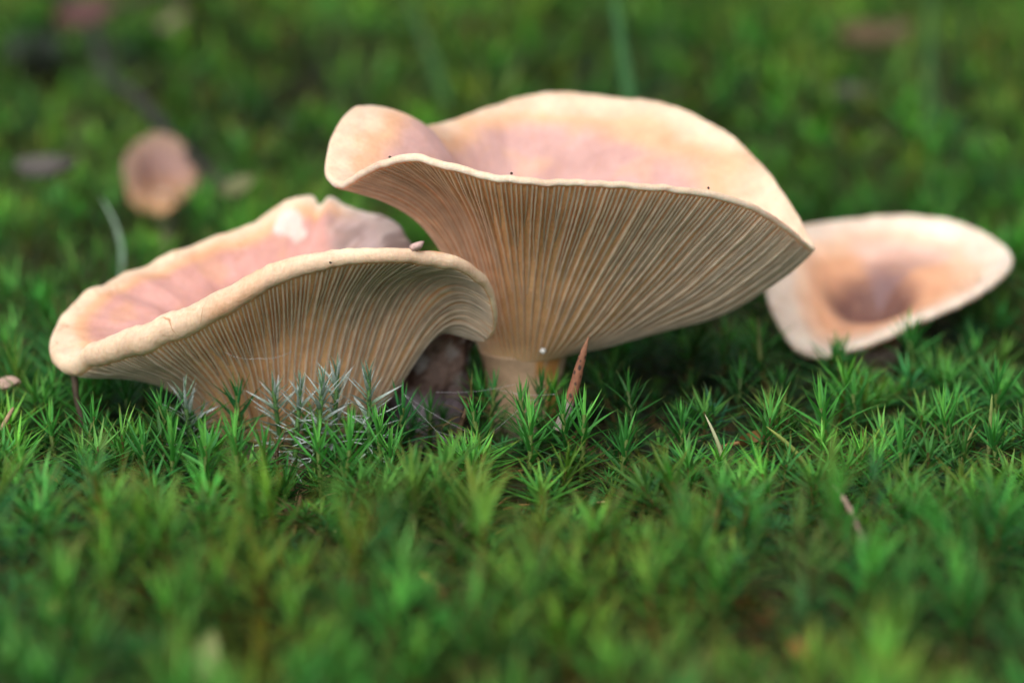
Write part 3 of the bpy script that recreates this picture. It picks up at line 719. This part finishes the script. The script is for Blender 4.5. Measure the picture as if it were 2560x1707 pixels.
# spotted brown stub leaning in front of the middle stipe
p0, p1 = at(1395, 1075, -1.6), at(1477, 838, -1.4)
ts = np.linspace(0, 1, 110); pts = p0 + (p1 - p0) * ts[:, None] + np.array([.04, 0, 0]) * np.sin(ts * 5)[:, None]
rad = np.interp(ts, [0, .2, .3, .32, .6, .8, .93, 1], [.13, .13, .13, .135, .12, .09, .04, .006])
V, F = tube(pts, rad, 28)
tv = np.repeat(ts, 28); rs = np.random.default_rng(3); nn = np.full(len(V), 9.0)
for k in range(34):
    tk = rs.uniform(.36, .88); ck = V[int(tk * 109) * 28 + int(rs.integers(0, 28))]; dv = (V - ck) / np.array([.034, .034, .055]) / rs.uniform(.6, 1.3)
    nn = np.minimum(nn, np.linalg.norm(dv, axis=1))
col = lerp3(np.array([.30, .26, .22]), np.array([.24, .10, .055]), sstep(tv, .26, .34)); f = sstep(tv, .75, 1.0)[:, None] * .4; col = col * (1 - f) + np.array([.33, .19, .11]) * f
f = (sstep(-nn, -1.15, -.8) * .93)[:, None]; col = col * (1 - f) + np.array([.03, .02, .018]) * f
simple('grass_stub', V, F, col, M_WOOD, 'pointed dry brown stub with black spots leaning in front of the middle stipe', 'dry stub', p0)

# dark stalk under the left rim
ks = np.array([at(186, 940, .6), at(190, 990, .5), at(203, 1040, .3), at(207, 1110, .2)])
V, F = tube(ks[::-1], [.07, .08, .08, .09], 8)
simple('moss_stalk', V, F, np.tile([.05, .035, .02], (len(V), 1)), M_WOOD, 'thin dark stalk holding up the left tip of the wavy mushroom', 'stalk', ks[-1])

def needle(px0, py0, y0, px1, py1, y1, r, col, label, name='pine_needle', cat='pine needle', group=None):
    a, b = at(px0, py0, y0), at(px1, py1, y1); t = np.linspace(0, 1, 9)
    P = a + (b - a) * t[:, None] + np.array([.03, 0, .06]) * np.sin(t * math.pi)[:, None]
    V, F = tube(P, r * np.interp(t, [0, .1, .85, 1], [.8, 1, .8, .2]), 7); n = snoise(V, 6, 5, 2)
    simple(name, V, F, np.array(col) * (1 + .25 * n[:, None]), M_WOOD, label, cat, a, group)
needle(2158, 1348, -10.2, 2085, 1212, -8.0, .07, (.44, .30, .24), 'pale pinkish dry needle lying in the moss at lower right')
needle(1125, 1520, -12.5, 1050, 1430, -11.0, .10, (.42, .19, .05), 'orange brown needle blurred in the foreground moss')
needle(150, 1205, -3.5, 70, 1180, -2.5, .045, (.45, .22, .06), 'short orange needle in the moss at left')
needle(2, 1075, -1.5, 34, 1018, -1.2, .06, (.36, .24, .14), 'short brown needle at the left picture edge', )
needle(1800, 1118, -1.0, 1930, 1100, -.6, .05, (.22, .12, .05), 'thin brown needle lying across the dark gap')

def grass(px0, py0, y0, px1, py1, y1, w, bend, col, label, trans=M_LEAF):
    a, b = at(px0, py0, y0), at(px1, py1, y1); V, F = blade(a, b, w, bend); n = snoise(V, 5, 8, 2)
    t = np.clip((V - a) @ (b - a) / np.dot(b - a, b - a), 0, 1)[:, None]
    simple('wild_grass', V, F, (np.array(col[0]) * (1 - t) + np.array(col[1]) * t) * (1 + .15 * n[:, None]), trans, label, 'grass blade', a)
G1, G2 = (.22, .30, .06), (.30, .36, .10)
grass(130, 1540, -17, 215, 1330, -14, .10, (-.05, 0, .1), (G1, G2), 'blurred yellow green grass blade at lower left')
grass(1815, 1180, -3.4, 1762, 1035, -2.6, .055, (.06, 0, 0), ((.20, .30, .07), (.55, .52, .34)), 'bleached white tipped blade left of the dark gap')
grass(2030, 1195, -3.6, 1915, 1065, -3.0, .08, (.10, 0, .05), ((.16, .24, .04), (.28, .34, .08)), 'curved yellow green blade crossing the dark gap')
grass(2405, 1180, -2.5, 2440, 1060, -1.6, .06, (-.08, 0, 0), ((.45, .42, .16), (.30, .34, .10)), 'thin pale straw blade in the moss at right')
grass(2472, 1140, -1.3, 2480, 985, -1.2, .07, (0, 0, 0), ((.40, .44, .16), (.26, .36, .10)), 'upright pale sheath blade near the right edge')
grass(1600, 420, 26, 1528, -60, 34, .28, (0, 0, 0), ((.04, .13, .035), (.05, .16, .045)), 'tall blurred green grass blade rising behind the large cap')
grass(296, 760, 14, 250, 490, 17, .09, (.35, 0, .2), ((.20, .34, .22), (.34, .46, .34)), 'pale bluish thin blade rising behind the left cap')
grass(1120, 260, 48, 1010, -40, 60, .30, (0, 0, 0), ((.05, .14, .03), (.07, .18, .04)), 'broad blurred green blade behind the left lobe')
grass(2320, 330, 45, 2330, -60, 55, .35, (0, 0, 0), ((.05, .14, .03), (.07, .16, .04)), 'broad blurred green blade above the right mushroom')
grass(1900, 900, 4.5, 1895, 790, 5.0, .06, (0, 0, 0), ((.16, .20, .05), (.20, .26, .08)), 'short upright olive blade left of the right mushroom')

def dead_leaf(c, ln, wd, az, tilt, col, label, curl=.25, seed=0):
    n, m = 10, 6; V = []; F = []; r = np.random.default_rng(seed)
    for side_ in (0, 1):
        for i in range(n + 1):
            t = i / n; w = wd * math.sin(max(.03, min(.985, t ** .85)) * math.pi) ** .8
            for j in range(m + 1):
                q = (j / m - .5) * 2; V.append([(t - .5) * ln, q * w / 2, curl * ln * (q * q * .35 + (t - .5) ** 2 * .6) + .02 * side_])
    K = (n + 1) * (m + 1)
    for i in range(n):
        for j in range(m):
            a = i * (m + 1) + j; F += [[a, a+1, a+m+2, a+m+1], [K+a, K+a+m+1, K+a+m+2, K+a+1]]
    V = np.array(V); nz = snoise(V, 3, seed, 3); V[:, 2] += nz * .06 * ln
    V = V @ rotm(az, tilt[0], tilt[1]).T + c
    simple('fallen_leaf', V, F, np.array(col) * (1 + .3 * nz[:, None]), M_LEAF, label, 'fallen leaf', c, 'dry leaves blurred in the background')
dead_leaf(atz(215, 40, 5.0), 3.2, 2.0, .4, (.2, .5), (.11, .05, .045), 'small reddish brown dry leaf blurred at the top left', seed=1)
dead_leaf(atz(120, 430, 3.4), 2.6, 1.3, -.5, (.1, .3), (.09, .08, .07), 'grey mauve dry leaf blurred at the left edge behind the moss', seed=2)
dead_leaf(atz(595, 470, 3.2), 1.4, .9, .3, (.4, .6), (.16, .17, .07), 'pale yellowish dry leaf right of the small pink mushroom', seed=3)
dead_leaf(atz(2190, 95, 4.4), 3.6, 2.0, .2, (.1, .4), (.12, .08, .04), 'brown dry leaf blurred in the upper right background', seed=4)
dead_leaf(atz(2130, 240, 3.2), 2.2, 1.3, -.3, (.1, .4), (.11, .11, .08), 'pale grey dry leaf blurred above the right mushroom', seed=5)
dead_leaf(atz(435, 60, 4.6), 2.2, 1.4, -.8, (.2, .5), (.22, .17, .12), 'dull brown dry leaf blurred beside the dark stick', seed=6)
dead_leaf(at(512, 1640, -18.5), 1.0, .55, 1.2, (.9, .5), (.30, .31, .13), 'pale curled leaf scrap blurred at the lower left', seed=7)
dead_leaf(at(2005, 1620, -18.0), .7, .5, .5, (.5, .4), (.34, .12, .03), 'rusty orange leaf scrap blurred at the lower right', seed=8)
dead_leaf(at(18, 962, 2.0), .9, .5, -.5, (.2, .5), (.58, .40, .32), 'pinkish leaf scrap at the left picture edge', seed=9)
dead_leaf(at(1885, 1108, -.9), .75, .4, .3, (.3, .4), (.30, .16, .05), 'small curled brown leaf scrap in the dark gap at right', curl=.8, seed=10)

# dark stick lying across the background moss at the upper left
a, b = atz(95, -40, 5.0), atz(560, 470, 3.2); t = np.linspace(0, 1, 24)
P = a + (b - a) * t[:, None] + np.stack([.8 * np.sin(t * 7), 0 * t, .4 * np.sin(t * 11)], -1)
V, F = tube(P, .36 - .15 * t, 10); n = snoise(V, 2.5, 3, 4); V += .12 * n[:, None]
st = empty('dry_stick', P[12] * np.array([1, 1, 0])); tag(st, 'dark bare stick lying across the background moss at upper left', 'stick')
bs = P[12] * np.array([1, 1, 0])
obj('stem', make_mesh('stem', V - bs, F, np.array([.020, .020, .012]) * (1 + .5 * n[:, None])), M_WOOD, st)
V, F = tube(np.array([P[6], P[6] + [3.0, 2.0, 1.0], P[6] + [7.0, 3.0, 1.3]]), [.35, .25, .12], 8)
obj('side_twig', make_mesh('side_twig', V - bs, F, np.tile([.03, .022, .018], (len(V), 1))), M_WOOD, st)

# grey stone at the top left
def lump(c, r3, seed, amp=.16, nu=18, nv=12):
    V = []; F = []
    for i in range(nv + 1):
        for j in range(nu):
            th, ph = math.pi * i / nv, 2 * math.pi * j / nu; V.append([math.sin(th) * math.cos(ph), math.sin(th) * math.sin(ph), math.cos(th)])
    V = np.array(V); V *= (1 + amp * snoise(V, 2.2, seed, 3))[:, None]
    F = [[i*nu+j, (i+1)*nu+j, (i+1)*nu+(j+1) % nu, i*nu+(j+1) % nu] for i in range(nv) for j in range(nu)]
    return V * np.array(r3) + c, F
c = atz(85, 150, 2.3); V, F = lump(c, (1.9, 1.6, 1.5), 4)
simple('pebble', V, F, np.tile([.045, .048, .045], (len(V), 1)), M_STONE, 'grey stone half sunk in the moss, blurred at the top left', 'stone', c - [0, 0, 1.0])

# crumb and specks on the rims
c = at(1041, 617, -1.9); V, F = lump(c, (.15, .10, .10), 12, .6, 14, 10); V[:, 2] += .25 * (V[:, 0] - c[0])
simple('bark_crumb', V, F, np.array([.40, .27, .24]) * (1 + .4 * snoise(V, 14, 3, 2)[:, None]), M_WOOD, 'tiny mauve brown crumb lying on the left mushroom rim', 'crumb', c)
for px, py, y, what in ((975, 393, -.5, 'on the left crest of the large cap rim'), (1279, 434, -1.55, 'on the middle of the large cap rim'), (1771, 470, -.3, 'on the right end of the large cap rim'), (826, 657, -2.55, 'on the front margin of the wavy left mushroom')):
    c = at(px, py, y); V, F = lump(c, (.035, .03, .03), int(px), .3, 8, 6)
    simple('soil_speck', V, F, np.tile([.06, .035, .025], (len(V), 1)), M_WOOD, 'tiny dark speck ' + what, 'speck', c, 'specks on the caps')
c = at(1357, 877, 1.9); V, F = lump(c, (.075, .06, .075), 9, .08, 12, 8)
simple('slime_drop', V, F, np.tile([.75, .74, .70], (len(V), 1)), M_STIPE, 'small round white drop under the gills above the middle stipe', 'drop', c)

# spider silk around the soil gap
def strands(lines, label):
    base = at(*lines[0][0]); w = empty('spider_web', base); tag(w, label, 'spider web')
    for ln in lines:
        K = np.array([at(*q) for q in ln]); t = np.linspace(0, 1, 12); P = K[0] + (K[-1] - K[0]) * t[:, None]; P[:, 2] -= .08 * np.sin(t * math.pi)
        V, F = tube(P - base, .0028, 5); obj('strand', make_mesh('strand', V, F, np.tile([.75, .76, .80], (len(V), 1))), M_WEB, w)
strands([[(1010, 985, -1.3), (1150, 1130, -1.5)], [(1010, 985, -1.3), (1195, 1090, -1.0)], [(1085, 1075, -1.4), (1200, 1092, -1.0)], [(1100, 1085, -1.4), (1150, 1130, -1.5)], [(1130, 1085, -1.2), (1150, 1130, -1.5)], [(1090, 980, -.8), (1290, 960, .4)], [(1275, 975, .2), (1340, 1000, -1.2)], [(1240, 972, .7), (1390, 985, -1.4)], [(1155, 1130, -1.5), (1300, 1020, -2.2)]],
        'fine spider threads strung over the soil gap between stump and stipe')
strands([[(640, 895, -1.2), (730, 878, -1.4)], [(560, 880, -1.3), (650, 896, -1.2)]], 'two fine silk threads across the left mushroom gills')

# dry needle litter on the soil
r = np.random.default_rng(77); V = []; F = []; off = 0; C = []
for _ in range(2600):
    y = r.uniform(-34, 22); half = .18 * (y - CAM[1]) * 1.3; x = r.uniform(-half, half); z = float(ground_z(x, y)) + r.uniform(.03, .5)
    a = r.uniform(0, 6.28); l = r.uniform(.3, 1.3); e = r.normal() * .25; d = np.array([math.cos(a) * math.cos(e), math.sin(a) * math.cos(e), math.sin(e)]) * l / 2; w = r.uniform(.015, .045)
    v, f = tube([np.array([x, y, z]) - d, np.array([x, y, z]) + [0, 0, .04], np.array([x, y, z]) + d], [w, w, w * .3], 4)
    V.append(v); F += [[i + off for i in q] for q in f]; off += len(v)
    base = np.array([[.24, .12, .04], [.36, .20, .07], [.12, .07, .035], [.40, .30, .14]][int(r.integers(0, 4))]) * r.uniform(.7, 1.2); C.append(np.tile(base, (len(v), 1)))
tag(obj('needle_litter', make_mesh('needle_litter', np.concatenate(V), F, np.concatenate(C)), M_WOOD), 'brown dry needle litter scattered on the soil under the moss', 'litter', kind='stuff')
